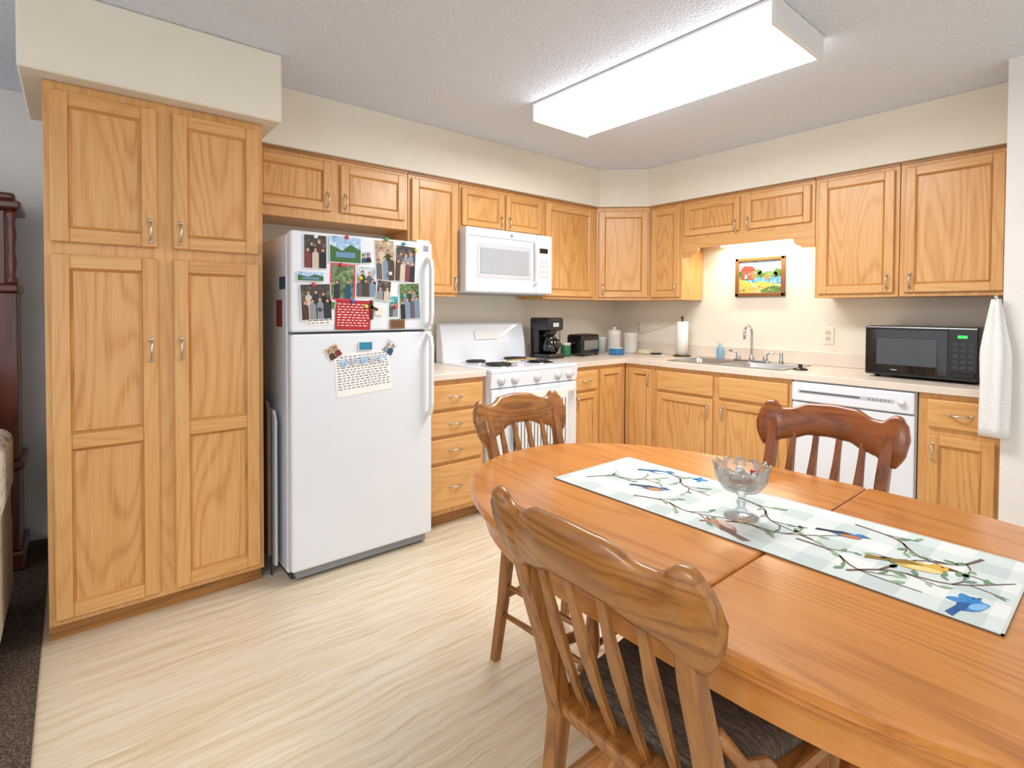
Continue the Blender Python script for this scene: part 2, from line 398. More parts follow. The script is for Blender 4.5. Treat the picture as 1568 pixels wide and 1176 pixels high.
for a in (1.29,1.49):
    o.lathe(CHROME,(a,.14,.93),[(.02,0),(.018,.025),(.014,.035),(.004,.045)])
    sg=-1 if a<1.39 else 1
    o.sweep(CHROME,[(a,.14,.965),(a+sg*.03,.145,.985),(a+sg*.065,.15,.99)],[.008,.006,.008],seg=8)
o.lathe(CHROME,(1.60,.14,.919),[(.018,0),(.014,.02),(.012,.05),(.014,.075),(.004,.085)])
o.done()
o=O('sink_stopper',MB); o.lathe(BLACK,(1.83,.40,.914),[(.042,0),(.045,.006),(.03,.012),(.012,.014),(.012,.03),(.018,.034),(0,.036)]); o.done()

# ---- refrigerator
o=O('refrigerator',ML); Y0,Y1=-3.19,-2.445
o.box(WHITE,Y0+.004,Y1-.004,.06,.655,.03,1.64,.008)
o.box(DGREY,Y0+.02,Y1-.02,.10,.66,.0,.06)
o.box(GREYP,Y0+.01,Y1-.01,.655,.667,.05,1.635)
def rdoor(z0,z1):
    o.box(WHITE,Y0,Y1,.668,.735,z0,z1,.012,seg=3)
rdoor(1.178,1.648); rdoor(.06,1.168)
o.box(GREYP,Y0+.03,Y1-.02,.62,.70,.012,.056,.004)
o.box(WHITE2,Y1-.09,Y1-.005,.60,.72,1.648,1.662,.004)
def fh(z0,z1):
    a=Y1-.03
    o.sweep(WHITE2,[(a,.735,z0),(a,.768,z0+.015),(a,.778,z0+.06),(a,.778,z1-.06),(a,.768,z1-.015),(a,.735,z1)],[(.014,.010)]*6,square=True,ref=(1,0,0))
fh(1.20,1.56); fh(.72,1.15)
o.box(GREYP,Y1-.055,Y1-.025,.735,.737,1.60,1.63)
for a in (Y0+.05,Y1-.05): o.cyl(BLACK,(a-.012,.66,.014),(a+.012,.66,.014),.014)
o.done()
# magnets, photos
o=O('fridge_photo_collage',ML); b0=.7355
pal=['#2b2f3d','#4e3a30','#7d8fa3','#30402c','#7a3a40','#cbbba8','#1f4f6e','#5b5b60','#20222a','#8c8f94']
nph=0
def photo(a0,a1,z0,z1,bg,kind='people',border='#f4f2ee',rot=0,b=None,dens=.03):
    global nph
    nph+=1; b=b0+(nph%3)*.0028
    ca,cz=(a0+a1)/2,(z0+z1)/2; w,h=(a1-a0)/2,(z1-z0)/2
    L=Matrix.Translation((ca,b,cz))@Matrix.Rotation(math.radians(rot),4,'Y')
    o.box(C(border),-w,w,0,.0012,-h,h,L=L)
    m=.003 if border=='#f4f2ee' else .007
    if kind in('people','land'): o.box(PH(bg),-w+m,w-m,.0012,.0016,-h+m,h-m,L=L)
    elif bg: o.box(C(bg),-w+m,w-m,.0012,.0016,-h+m,h-m,L=L)
    if kind=='people':
        n=max(1,int(w*2/dens)); lay=0
        for row in ((1,0) if n>2 else (0,)):
            for i in range(n-row):
                x=-w+m+(2*w-2*m)*(i+.5+row*.5)/n; s_=.012; hh=min(h*(U(-.15,.05)+.45*row),h-m-.026)
                lay+=1; q=.0016+lay*.00004
                c=random.choice(pal); hw=s_*1.25
                x=max(-w+m+hw,min(w-m-hw,x))
                o.prism(C(c),[(x-hw,-h+m),(x+hw,-h+m),(x+hw,hh-.010),(x+hw*.75,hh-.003),(x+.003,hh+.001),(x-.003,hh+.001),(x-hw*.75,hh-.003),(x-hw,hh-.010)],'xz',q,q+.0003,L=L)
                hc=random.choice(['#3a2418','#6b4a2c','#1d1612','#a58358'])
                o.prism(C(hc),[(x+.0085*math.cos(t*.628),hh+.0105+.0105*math.sin(t*.628)) for t in range(10)],'xz',q+.00002,q+.00034,L=L)
                o.prism(C('#cf9f82'),[(x+.0062*math.cos(t*.785),hh+.008+.0078*math.sin(t*.785)) for t in range(8)],'xz',q+.00003,q+.00038,L=L)
    elif kind=='land':
        o.prism(C('#3f6b3a'),[(-w+m,-h+m),(w-m,-h+m),(w-m,0),(w*.3,h*.4),(-w*.2,-h*.1),(-w+m,h*.3)],'xz',.0016,.0019,L=L)
        o.box(C('#6f93b5'),-w*.6,w*.6,.0019,.0021,-h*.6,-h*.2,L=L)
    elif kind=='text':
        k=int(h*2/.014)
        for i in range(1,k):
            zz=h-m-i*.013
            if zz<-h+.008: break
            x=-w+.01
            while x<w-.02:
                l=U(.008,.022); o.box(C('#5c5f66') if border!='#b3262c' else C('#f0e8e0'),x,min(x+l,w-.008),.0016,.0019,zz-.0025,zz+.0015,L=L); x+=l+.008
G1=('#2a2a2e','#4b4440','#7d7068'); G2=('#6f9cc8','#a9c8e6','#dbe8f2'); G3=('#8f7a62','#b59d80','#d8c8b0'); G4=('#30402c','#5f7d4a','#9fb083'); G5=('#8a97a5','#bcc7d0','#e0e4e8')
photo(-3.135,-3.025,1.475,1.635,G1); photo(-3.015,-2.855,1.51,1.64,G2,'land')
photo(-2.78,-2.67,1.43,1.64,G3,rot=-3); photo(-2.67,-2.55,1.43,1.62,G1,rot=3)
photo(-3.165,-3.04,1.415,1.462,G2,'land'); photo(-3.01,-2.885,1.33,1.505,G4,border='#e5406f',rot=2,dens=.05)
photo(-2.885,-2.775,1.345,1.50,G5); photo(-3.150,-3.005,1.235,1.405,G1,rot=-3)
photo(-3.125,-2.99,1.21,1.28,'#f4efe8','text',border='#f2ece6',rot=-2); photo(-2.985,-2.805,1.185,1.33,'#b3262c','text',border='#b3262c',rot=2)
photo(-2.775,-2.695,1.33,1.435,G1,rot=5); photo(-2.71,-2.645,1.24,1.36,('#1f7c8a','#3fa3ae','#a8d4d6'),border='#e8f1f0'); photo(-2.645,-2.525,1.235,1.425,G4,rot=-3)
photo(-2.70,-2.615,1.185,1.235,'#6b4a2f','none',border='#8a6a44'); photo(-2.875,-2.80,1.455,1.50,'#e9e2d2','none',rot=20)
photo(-2.86,-2.80,1.515,1.575,G5,rot=-6,dens=.03); photo(-2.78,-2.735,1.255,1.30,'#e6dfc8','none',rot=8); photo(-2.845,-2.79,1.29,1.335,G3,rot=-8)
photo(-2.80,-2.745,1.375,1.425,'#d9e0e4','none',rot=12); photo(-3.02,-2.985,1.285,1.325,'#4f7f3f','none',rot=15)
photo(-2.985,-2.695,.865,1.075,'#f2f1ee','text',rot=-4); photo(-3.03,-2.96,1.045,1.115,G3,rot=-30); photo(-2.87,-2.795,1.08,1.125,'#2f86a6','none')
photo(-2.735,-2.665,1.05,1.13,G5,rot=30,border='#e6dfe0')
L=Matrix.Translation((-2.84,b0+.006,1.03))@Matrix.Rotation(math.radians(-4),4,'Y')
for k in range(5): o.box(PH(G5 if k%2 else G2),-.12+k*.05,-.085+k*.05,.0016,.0022,-.012,.02,L=L)
L=Matrix.Translation((-2.80,b0+.004,1.285))
o.box(C('#4a3222'),-.006,.006,0,.006,-.05,.045,L=L); o.box(C('#4a3222'),-.03,.03,0,.006,.005,.017,L=L@Matrix.Rotation(.4,4,'Y'))
for a,z,c in ((-2.86,1.44,'#e9c83c'),(-2.72,1.645,'#3fa14a'),(-2.62,1.63,'#5aa0d0'),(-2.955,1.50,'#cf3f3f'),(-2.83,1.30,'#d6d04a'),(-2.70,1.47,'#e9e5dd'),(-3.09,1.40,'#d23f46'),(-2.62,1.355,'#46b0a0'),(-3.08,1.625,'#e9e5dd'),(-2.93,1.635,'#cf3f3f'),(-2.55,1.60,'#e9c83c'),(-2.67,1.30,'#d23f46'),(-2.90,1.325,'#3c6fb0'),(-3.06,1.285,'#4a4a4a')):
    o.cyl(C(c,.4),(a,b0+.004,z),(a,b0+.012,z),.010,seg=12)
o.M=Matrix.Identity(4)
for z0,z1,x0,c in ((1.38,1.44,.55,'#3a4a66'),(1.20,1.33,.50,'#8a3a35')):
    o.box(C(c),x0,x0+.09,-3.1875,-3.1862,z0,z1)
o.done()
o=O('folding_tray_table')
o.prism(C('#6d5a48'),[(.06,.10),(.56,.10),(.56,.80),(.53,.84),(.09,.84),(.06,.80)],'xz',-3.247,-3.233)
o.prism(LGREY,[(.10,.06),(.60,.06),(.60,.76),(.57,.80),(.13,.80),(.10,.76)],'xz',-3.226,-3.214)
for x in (.12,.54):
    o.box(DGREY,x,x+.02,-3.232,-3.227,.0,.70)
o.done()

# ---- stove
o=O('electric_range',ML); a0,a1=-1.990,-1.228; ac=(a0+a1)/2
o.box(WHITE,a0,a1,.03,.645,.02,.895,.004)
o.box(BLACK,a0+.01,a1-.01,.05,.62,0,.03)
o.box(WHITE,a0-.0,a1+.0,.03,.675,.893,.918,.008,seg=2)
o.prism(WHITE,[(.640,.80),(.668,.80),(.680,.893),(.640,.893)],'yz',a0,a1,0)
for i,a in enumerate((a0+.08,a0+.19,ac,a1-.19,a1-.08)):
    L=Matrix.Translation((a,.674,.848))
    o.cyl(WHITE2,(0,0,0),(0,.012,0),.024,.022,L=L); o.cyl(WHITE2,(0,.012,0),(0,.03,0),.017,.014,L=L); o.box(GREYP,-.002,.002,.03,.032,0,.014,L=L)
    o.cyl(LGREY,(0,-.001,0),(0,.002,0),.032,L=L)
o.box(WHITE,a0+.004,a1-.004,.645,.675,.235,.792,.008,seg=2)
o.box(BGLASS,a0+.18,a1-.18,.675,.677,.34,.60,.002)
o.sweep(WHITE2,[(a0+.05,.675,.745),(a0+.055,.705,.745),(a0+.08,.715,.745),(a1-.08,.715,.745),(a1-.055,.705,.745),(a1-.05,.675,.745)],[(.014,.012)]*6,square=True)
o.box(WHITE,a0+.004,a1-.004,.645,.672,.04,.225,.008,seg=2)
o.prism(WHITE,[(.03,.90),(.125,.90),(.115,1.05),(.085,1.175),(.065,1.19),(.03,1.19)],'yz',a0,a1,0,bev=.012,seg=3)
o.prism(WHITE2,[(.120,1.07),(.1065,1.135),(.100,1.135),(.112,1.07)],'yz',ac-.10,ac+.10,0)
for a,b,r in ((a0+.20,.24,.075),(a1-.20,.24,.095),(a0+.20,.50,.095),(a1-.20,.50,.075)):
    o.lathe(CHROME,(a,b,.918),[(r+.025,0),(r+.025,.004),(r+.015,.005),(r+.01,.001),(0,.001)],seg=28)
    pts=[]; turns=4
    for i in range(turns*18+1):
        t=i/(turns*18); q=t*turns*2*math.pi; rr=.015+(r-.015)*t; pts.append((a+rr*math.cos(q),b+rr*math.sin(q),.929))
    o.sweep(COILM,pts,.0055,seg=6)
o.done()
o=O('spoon_rest'); o.M=Matrix.Translation((.40,-1.62,.922)); o.lathe(C('#e8e2d4',.3),(0,0,0),[(.045,0),(.06,.012),(.056,.012),(.04,.004),(0,.004)])
o.sweep(C('#c89a5e'),[(-.01,-.02,.014),(.06,.06,.022),(.12,.14,.022)],[(.018,.005),(.006,.004),(.007,.004)],seg=8); o.done()
o=O('dish_towel',ML)
o.box(C('#e8e6e1',.9),-1.84,-1.38,.729,.735,.40,.76,.002); o.box(C('#e8e6e1',.9),-1.84,-1.38,.700,.735,.757,.764,.002)
for i in range(16): o.box(C('#6b7783',.9),-1.83+i*.028,-1.821+i*.028,.735,.7362,.40,.70)
o.done()
# ---- over-range microwave
o=O('over_range_microwave',ML); a0,a1=-1.99,-1.215
o.box(WHITE,a0+.01,a1-.01,.005,.37,1.40,1.832,.004)
o.box(WHITE,a0,a1,.37,.405,1.405,1.832,.012,seg=3)
o.box(LGREY,a0+.085,a1-.21,.404,.4065,1.50,1.73,.003)
o.box(C('#a9adb2',.2),a0+.11,a1-.235,.406,.4085,1.53,1.70,.002)
o.box(GREYP,a0+.02,a1-.17,.404,.4065,1.772,1.776)
o.box(GREYP,a1-.165,a1-.162,.404,.4065,1.41,1.83)
o.sweep(WHITE2,[(a1-.19,.405,1.47),(a1-.19,.435,1.485),(a1-.19,.44,1.55),(a1-.19,.44,1.70),(a1-.19,.435,1.765),(a1-.19,.405,1.78)],[(.011,.009)]*6,square=True,ref=(1,0,0))
o.box(BGLASS,a1-.13,a1-.05,.404,.4075,1.70,1.735)
for i in range(4):
    for j in range(3): o.box(LGREY,a1-.13+j*.03,a1-.108+j*.03,.404,.4068,1.52+i*.035,1.542+i*.035)
o.cyl(GREYP,(ac,.404,1.80),(ac,.407,1.80),.011,seg=16)
o.box(GREYP,a0+.05,a1-.05,.05,.36,1.394,1.402)
o.done()
# ---- dishwasher
o=O('dishwasher',MB); a0,a1=1.875,2.483
o.box(WHITE,a0,a1,.02,.60,.02,.870); o.box(DGREY,a0+.02,a1-.02,.03,.56,0,.03)
o.box(WHITE,a0+.003,a1-.003,.60,.632,.13,.748,.006,seg=2)
o.box(WHITE,a0+.003,a1-.003,.60,.642,.755,.866,.008,seg=2)
o.box(LGREY,a0+.04,a1-.09,.6415,.644,.805,.822,.003); o.box(C('#5d6269',.4),a0+.05,a0+.36,.6435,.6452,.809,.818)
for i in range(6): o.box(GREYP,a0+.40+i*.018,a0+.41+i*.018,.6435,.646,.808,.819)
o.cyl(WHITE2,(a1-.055,.642,.812),(a1-.055,.658,.812),.017)
o.box(GREYP,a0+.01,a1-.01,.56,.575,.03,.12)
o.done()
# ---- black countertop microwave
MM=Matrix.Translation((2.47,-.03,.914))@Matrix.Rotation(math.radians(-4),4,'Z')@MB
o=O('countertop_microwave',MM)
w=.255
for a in (-.21,.21):
    for b in (.06,.34): o.cyl(BLACK,(a,b,0),(a,b,.014),.014)
o.box(BLACK,-w,w,.02,.375,.012,.292,.006); o.box(BLACK,-w,w,.375,.40,.014,.290,.008,seg=2)
o.box(BGLASS,-w+.012,w-.125,.400,.4035,.03,.275,.003)
o.box(C('#4a4e53',.25),-w+.06,w-.17,.4035,.4045,.075,.225,.002)
o.box(DGREY,w-.125,w-.122,.40,.4022,.02,.285)
o.box(emis('clock_digits','#38e05a',.8),w-.085,w-.045,.402,.4025,.235,.25)
for i in range(5):
    for j in range(3): o.box(C('#3a3b3e',.4),w-.105+j*.032,w-.082+j*.032,.40,.4022,.075+i*.03,.092+i*.03)
o.box(C('#1d1e20',.3),w-.108,w-.012,.40,.404,.03,.058,.003)
o.box(C('#a9abad'),-w+.13,-w+.16,.4035,.404,.045,.05)
o.done()
# ---- coffee maker
o=O('coffee_maker',Matrix.Translation((.22,-1.10,.914)))
o.box(BLACK,-.10,.12,-.085,.085,0,.035,.008,seg=2); o.box(BLACK,-.10,-.01,-.08,.08,.035,.31,.01,seg=2)
o.box(BLACK,-.10,.11,-.085,.085,.215,.315,.014,seg=2); o.lathe(BLACK,(.05,0,.17),[(.03,0),(.055,.045)])
o.lathe(BGLASS,(.05,0,.037),[(.045,0),(.062,.02),(.066,.05),(.055,.09),(.042,.115),(.045,.13)])
o.sweep(BLACK,[(.10,0,.15),(.145,0,.14),(.15,0,.10),(.115,0,.06)],.008,seg=8,ref=(0,1,0))
o.box(LGREY,.11,.112,-.03,.03,.245,.275); o.done()
o=O('food_canister'); o.lathe(C('#2f6b45',.4),(.24,-.90,.914),[(.04,0),(.042,.003),(.042,.085),(.04,.09),(0,.09)]); o.lathe(C('#c9c5b5',.4),(.24,-.90,1.004),[(.042,0),(.042,.02),(0,.02)]); o.done()
o=O('toaster',Matrix.Translation((.24,-.70,.914))@Matrix.Rotation(.15,4,'Z'))
o.box(BLACK,-.075,.085,-.13,.13,.008,.175,.022,seg=3); o.box(STEEL,.080,.087,-.10,.10,.05,.13,.003)
for k in (-.03,.03): o.box(DGREY,k-.014,k+.014,-.10,.10,.17,.177)
o.box(BLACK,-.03,.03,-.155,-.13,.10,.118,.004)
for xx in (-.06,.07):
    for yy in (-.1,.1): o.cyl(BLACK,(xx,yy,0),(xx,yy,.012),.012)
o.done()
o=O('drinking_cup')
o.lathe(C('#c9d3d6',.3),(.20,-.42,.914),[(.034,0),(.04,.13),(.044,.14),(.038,.14),(.03,.005),(0,.005)]); o.done()
o=O('storage_canister'); o.lathe(C('#e2dfd6',.35),(.22,-.27,.914),[(.055,0),(.058,.01),(.058,.15),(.06,.155),(.06,.185),(.05,.20),(.012,.205),(.015,.225),(0,.23)]); o.done()
o=O('storage_canister'); o.lathe(C('#d9d6cf',.35),(.32,-.17,.914),[(.06,0),(.062,.01),(.062,.15),(.064,.155),(.062,.175),(.0,.18)]); o.done()
o=O('sugar_packet_box'); o.box(C('#3d7fae'),.33,.42,-.48,-.38,.914,.965,.004); o.box(C('#e2e8ea'),.34,.41,-.47,-.39,.965,.975,.002); o.done()
o=O('butter_dish'); o.box(C('#e7e0c8',.3),.42,.52,-.20,-.12,.914,.95,.01,seg=2); o.box(C('#c9b98a',.3),.41,.53,-.21,-.11,.914,.92,.003); o.done()
o=O('paper_towel_holder'); o.lathe(C('#4a3222',.4),(.81,-.13,.914),[(.07,0),(.072,.006),(.065,.012),(.008,.013),(.008,.30),(.014,.31),(.01,.325),(0,.33)])
o.lathe(PAPER,(.81,-.13,.928),[(.018,0),(.046,0),(.046,.27),(.018,.27)],seg=28); o.done()
o=O('soap_bottle'); o.lathe(C('#7fa9c4',.2),(1.10,-.06,.914),[(.022,0),(.025,.01),(.025,.075),(.018,.095),(.012,.1),(.012,.112)])
o.cyl(WHITE2,(1.10,-.06,1.026),(1.10,-.06,1.05),.005); o.box(WHITE2,1.07,1.112,-.068,-.052,1.048,1.06,.003); o.done()
o=O('dish_brush_tray'); o.box(C('#dcd8cf',.3),.60,.72,-.30,-.22,.914,.922,.003); o.sweep(C('#333333'),[(.60,-.26,.928),(.70,-.26,.935)],.008); o.done()
# ---- outlets, painting
def plate(name,M,a,z,kind=0):
    o=O(name,M); o.box(C('#e9e1cf',.4),a-.035,a+.035,.0005,.007,z-.058,z+.058,.003)
    for dz in (-.02,.02): o.box(C('#d8cfba',.4),a-.015,a+.015,.007,.009,z+dz-.014,z+dz+.014,.003)
    for dz in (-.02,.02):
        for da in (-.006,.006): o.box(DGREY,a+da-.001,a+da+.001,.009,.0095,z+dz-.005,z+dz+.006)
    o.done()
plate('outlet_plate',MB,1.85,1.12); plate('outlet_plate',MB,.28,1.14); plate('outlet_plate',ML,-.78,1.14)
o=O('power_cord')
o.sweep(BLACK,[(.012,-.78,1.12),(.05,-.78,1.11),(.07,-.80,1.02),(.12,-.79,.93),(.16,-.76,.925)],.0035,seg=6)
o.sweep(C('#d8d4c8'),[(.28,-.012,1.12),(.32,-.03,1.10),(.50,-.03,1.14),(.72,-.02,1.22),(.84,-.05,1.37)],.003,seg=6); o.done()
o=O('framed_painting',MB); x0,x1,z0,z1=1.195,1.565,1.395,1.69; fw=.028
o.box(C('#c9d7dc'),x0+.02,x1-.02,.002,.010,z0+.02,z1-.02)
FR=wood('frame_wood','#8a5a2e','#6e4320','#452711')
for q in ((x0,x1,z0,z0+fw,0),(x0,x1,z1-fw,z1,0),(x0,x0+fw,z0,z1,2),(x1-fw,x1,z0,z1,2)): o.box(FR,q[0],q[1],.001,.024,q[2],q[3],.005,q[4],seg=2)
def pp(mat,pts,k):
    if isinstance(mat,str): mat=C(mat)
    o.prism(mat,[(x0+fw+p[0]*(x1-x0-2*fw),z0+fw+p[1]*(z1-z0-2*fw)) for p in pts],'xz',.010+k*.0006,.0106+k*.0006)
pp(PH(('#8bb4cf','#b9d3de','#e8e6da'),16),[(0,.55),(1,.55),(1,1),(0,1)],0)
pp(PH(('#3f6238','#6c8a4c','#8fa36a'),45),[(0,.5),(.12,.60),(.3,.64),(.45,.58),(.7,.68),(.85,.64),(1,.70),(1,.4),(0,.4)],1)
pp(PH(('#2f6c96','#5a97b8','#b8d2d8'),50),[(.1,.25),(1,.28),(1,.5),(.3,.46)],2)
pp(PH(('#b98f38','#d9b65a','#7e8f44'),60),[(0,0),(1,0),(1,.2),(.75,.30),(.55,.36),(.3,.30),(0,.45)],3)
pp(PH(('#33552c','#567c3c','#86a04e'),70),[(.4,0),(1,0),(1,.16),(.85,.22),(.7,.18)],4)
pp('#b8452f',[(.06,.45),(.38,.42),(.38,.70),(.06,.72)],4); pp('#d06a45',[(.30,.43),(.38,.42),(.38,.70),(.30,.705)],5); pp('#7a3024',[(.03,.71),(.12,.86),(.33,.84),(.42,.69)],5)
pp('#e9e2d0',[(.14,.45),(.20,.45),(.20,.58),(.14,.58)],6); pp('#e9e2d0',[(.24,.56),(.27,.56),(.27,.62),(.24,.62)],6)
pp('#c9772e',[(.62,.42),(.72,.42),(.72,.52),(.67,.57),(.62,.52)],4); pp('#c9b08a',[(.42,.0),(.55,.0),(.30,.36),(.26,.36)],5)
for tx,tz,r in ((.48,.66,.07),(.52,.60,.06),(.92,.62,.09),(.86,.56,.06),(.03,.62,.06)):
    pp(PH(('#24401f','#4b6b2e','#7c8f45'),80),[(min(1,max(0,tx+r*math.cos(t*.7))),tz+r*1.3*math.sin(t*.7)) for t in range(9)],6)
for i in range(26):
    cx,cz=U(.02,.97),U(.02,.22); e=U(.008,.016); pp(random.choice(['#d84a3a','#e8d24a','#f0efe6','#7a4aa0','#d9772e']),[(cx-e,cz-e),(cx+e,cz-e),(cx+e,cz+e),(cx-e,cz+e)],7)
o.done()
o=O('undercabinet_light',MB); o.box(WHITE2,1.08,1.70,.02,.10,1.80,1.834,.003); o.cyl(TUBE,(1.10,.06,1.792),(1.68,.06,1.792),.010); o.done()
# ---- towel at wall end
o=O('hand_towel'); rings=[]
for i in range(15):
    t=i/14; z=1.345-.635*t; wd=.014+.034*min(1,t*2.6); ring=[]
    for j in range(32):
        q=2*math.pi*j/32; rr=1+.22*math.sin(5*q+1.5*t)+.08*math.sin(9*q); ring.append((2.79+wd*math.cos(q)*rr,-.695+.022*math.sin(q)*rr*(.5+.5*min(1,t*2)),z))
    rings.append(ring)
o.loft(TOWEL,rings); o.cyl(CHROME,(2.79,-.66,1.35),(2.79,-.70,1.35),.006); o.cyl(CHROME,(2.79,-.70,1.34),(2.79,-.70,1.365),.006)
o.done()
# ---- ceiling light
o=O('fluorescent_ceiling_light'); x0,x1,y0,y1=1.03,2.33,-1.955,-1.535
o.box(WHITE2,x0-.02,x1+.02,y0-.02,y1+.02,H-.014,H-.001,.003)
def rr(e,z): return [(x0-e,y0-e,z),(x1+e,y0-e,z),(x1+e,y1+e,z),(x0-e,y1+e,z)]
o.loft(LENS,[rr(.012,H-.014),rr(0,H-.09),rr(-.008,H-.098)],smooth=False)
for xa,xb in ((x0-.016,x0+.0),(x1-.0,x1+.016)):
    o.box(WHITE2,xa,xb,y0-.016,y1+.016,H-.102,H-.001,.003)
o.done()

# ------------------------------------------------------------ dining table
tx0,tx1,ty0,ty1=1.70,3.53,-3.165,-2.10; cy=(ty0+ty1)/2; tb=(ty1-ty0)/2; ta=.76
def oval(x0,x1,inset=0,n=18,a=ta):
    b=tb-inset; A=a-inset*.8; q=[]
    for i in range(2*n+1):
        t=-math.pi/2+math.pi*i/(2*n); c,s=math.cos(t),math.sin(t)
        q.append((x1-inset-A+A*abs(c)**.94, cy+b*math.copysign(abs(s)**.97,s)))
    for i in range(2*n+1):
        t=math.pi/2+math.pi*i/(2*n); c,s=math.cos(t),math.sin(t)
        q.append((x0+inset+A-A*abs(c)**.92, cy+b*math.copysign(abs(s)**.95,s)))
    return q
def clip(q,lo,hi):
    for sgn,L in ((1,lo),(-1,hi)):
        out=[]
        for i in range(len(q)):
            p,r=q[i],q[(i+1)%len(q)]; dp,dr=sgn*(p[0]-L),sgn*(r[0]-L)
            if dp>=0: out.append(p)
            if dp*dr<0:
                t=dp/(dp-dr); out.append((p[0]+t*(r[0]-p[0]),p[1]+t*(r[1]-p[1])))
        q=out
    r=[]
    for p in q:
        if not r or (abs(p[0]-r[-1][0])+abs(p[1]-r[-1][1]))>1e-4: r.append(p)
    if abs(r[0][0]-r[-1][0])+abs(r[0][1]-r[-1][1])<1e-4: r.pop()
    return r
o=O('dining_table'); Q=oval(tx0,tx1)
for lo,hi in ((tx0-.1,2.698),(2.702,tx1+.1)):
    o.prism(TBL,clip(Q,lo,hi),'xy',.722,.75,grain=0,bev=.008,seg=3)
o.prism(TBL,oval(tx0,tx1,.012),'xy',.706,.7225,grain=0,bev=.004)
Qo=oval(tx0,tx1,.045)
Qi=oval(tx0,tx1,.068)
o.loft(TBL,[[(p[0],p[1],.635) for p in Qo],[(p[0],p[1],.707) for p in Qo],[(p[0],p[1],.707) for p in Qi],[(p[0],p[1],.635) for p in Qi]],grain=0,closed=True,smooth=False)
for px_ in (2.35,2.88):
    o.lathe(TBL,(px_,cy,.12),[(.05,0),(.085,.02),(.09,.08),(.06,.14),(.045,.2),(.06,.3),(.085,.38),(.06,.46),(.08,.50),(.08,.58)],seg=24)
    for sg in (-1,1):
        o.sweep(TBL,[(px_,cy+sg*.04,.20),(px_,cy+sg*.14,.20),(px_,cy+sg*.24,.12),(px_,cy+sg*.33,.045),(px_,cy+sg*.37,.032)],[(.026,.05),(.026,.045),(.024,.035),(.024,.028),(.026,.03)],square=True,ref=(1,0,0),grain=1)
o.box(TBL,2.30,2.93,cy-.04,cy+.04,.20,.26,.006,0)
o.box(TBL,2.15,3.1,cy-.30,cy+.30,.66,.706,0,0)
o.done()

# table runner with branches, leaves, birds
rx0,rx1,ry0,ry1=2.04,3.095,-2.785,-2.41
o=O('table_runner'); o.box(RUN,rx0,rx1,ry0,ry1,.7505,.7535,.0008)
for y in (ry0,ry1-.004): o.box(C('#c9cfc8',.9),rx0,rx1,y,y+.004,.7512,.7542)
for x in (rx0,rx1-.004): o.box(C('#c9cfc8',.9),x,x+.004,ry0,ry1,.7512,.7542)
zl=.7538
def flat(col,pts,k=0): o.prism(C(col,.85),pts,'xy',zl+k*.0002,zl+.0003+k*.0002)
def branch(pts,w0,w1,col='#6b564c'):
    n=12; P=[]
    for i in range(n+1):
        t=i/n; k=t*(len(pts)-1); j=min(int(k),len(pts)-2); f=k-j
        p0=pts[max(j-1,0)];p1=pts[j];p2=pts[j+1];p3=pts[min(j+2,len(pts)-1)]
        P.append(tuple(.5*((2*p1[c])+(-p0[c]+p2[c])*f+(2*p0[c]-5*p1[c]+4*p2[c]-p3[c])*f*f+(-p0[c]+3*p1[c]-3*p2[c]+p3[c])*f**3) for c in (0,1)))
    Lf=[];Rt=[]
    for i,p in enumerate(P):
        a=P[max(i-1,0)];b=P[min(i+1,n)]; d=Vector((b[0]-a[0],b[1]-a[1])).normalized(); w=w0+(w1-w0)*i/n
        Lf.append((p[0]-d.y*w,p[1]+d.x*w)); Rt.append((p[0]+d.y*w,p[1]-d.x*w))
    for i in range(n): flat(col,[Lf[i],Lf[i+1],Rt[i+1],Rt[i]])
    return P
def leaf(x,y,a,l=.03,w=.009,col='#6f9160'):
    if not (rx0+.03<x<rx1-.03 and ry0+.03<y<ry1-.03): return
    q=[]
    for i in range(10):
        t=2*math.pi*i/10; u=l*.5*(1+math.cos(t)); v=w*math.sin(t)*(1-.3*math.cos(t))
        q.append((x+u*math.cos(a)-v*math.sin(a),y+u*math.sin(a)+v*math.cos(a)))
    flat(col,q,1)
def bird(x,y,a,s,body,wing,belly):
    def T(p): return (x+s*(p[0]*math.cos(a)-p[1]*math.sin(a)),y+s*(p[0]*math.sin(a)+p[1]*math.cos(a)))
    E=lambda cx,cy_,rx,ry,n=14:[T((cx+rx*math.cos(2*math.pi*i/n),cy_+ry*math.sin(2*math.pi*i/n))) for i in range(n)]
    flat(wing,[T((-.35,.05)),T((-1.1,-.12)),T((-1.05,.12)),T((-.3,.25))],1)
    flat(body,E(0,.05,.5,.27),2); flat(belly,E(.12,-.06,.36,.15),3); flat(body,E(.45,.25,.2,.18),3)
    flat(wing,[T((.15,.15)),T((-.5,-.05)),T((-.65,.1)),T((-.2,.32))],4); flat('#3b3430',[T((.62,.29)),T((.8,.22)),T((.62,.19))],3)
    flat('#141414',E(.5,.28,.035,.035,6),5)
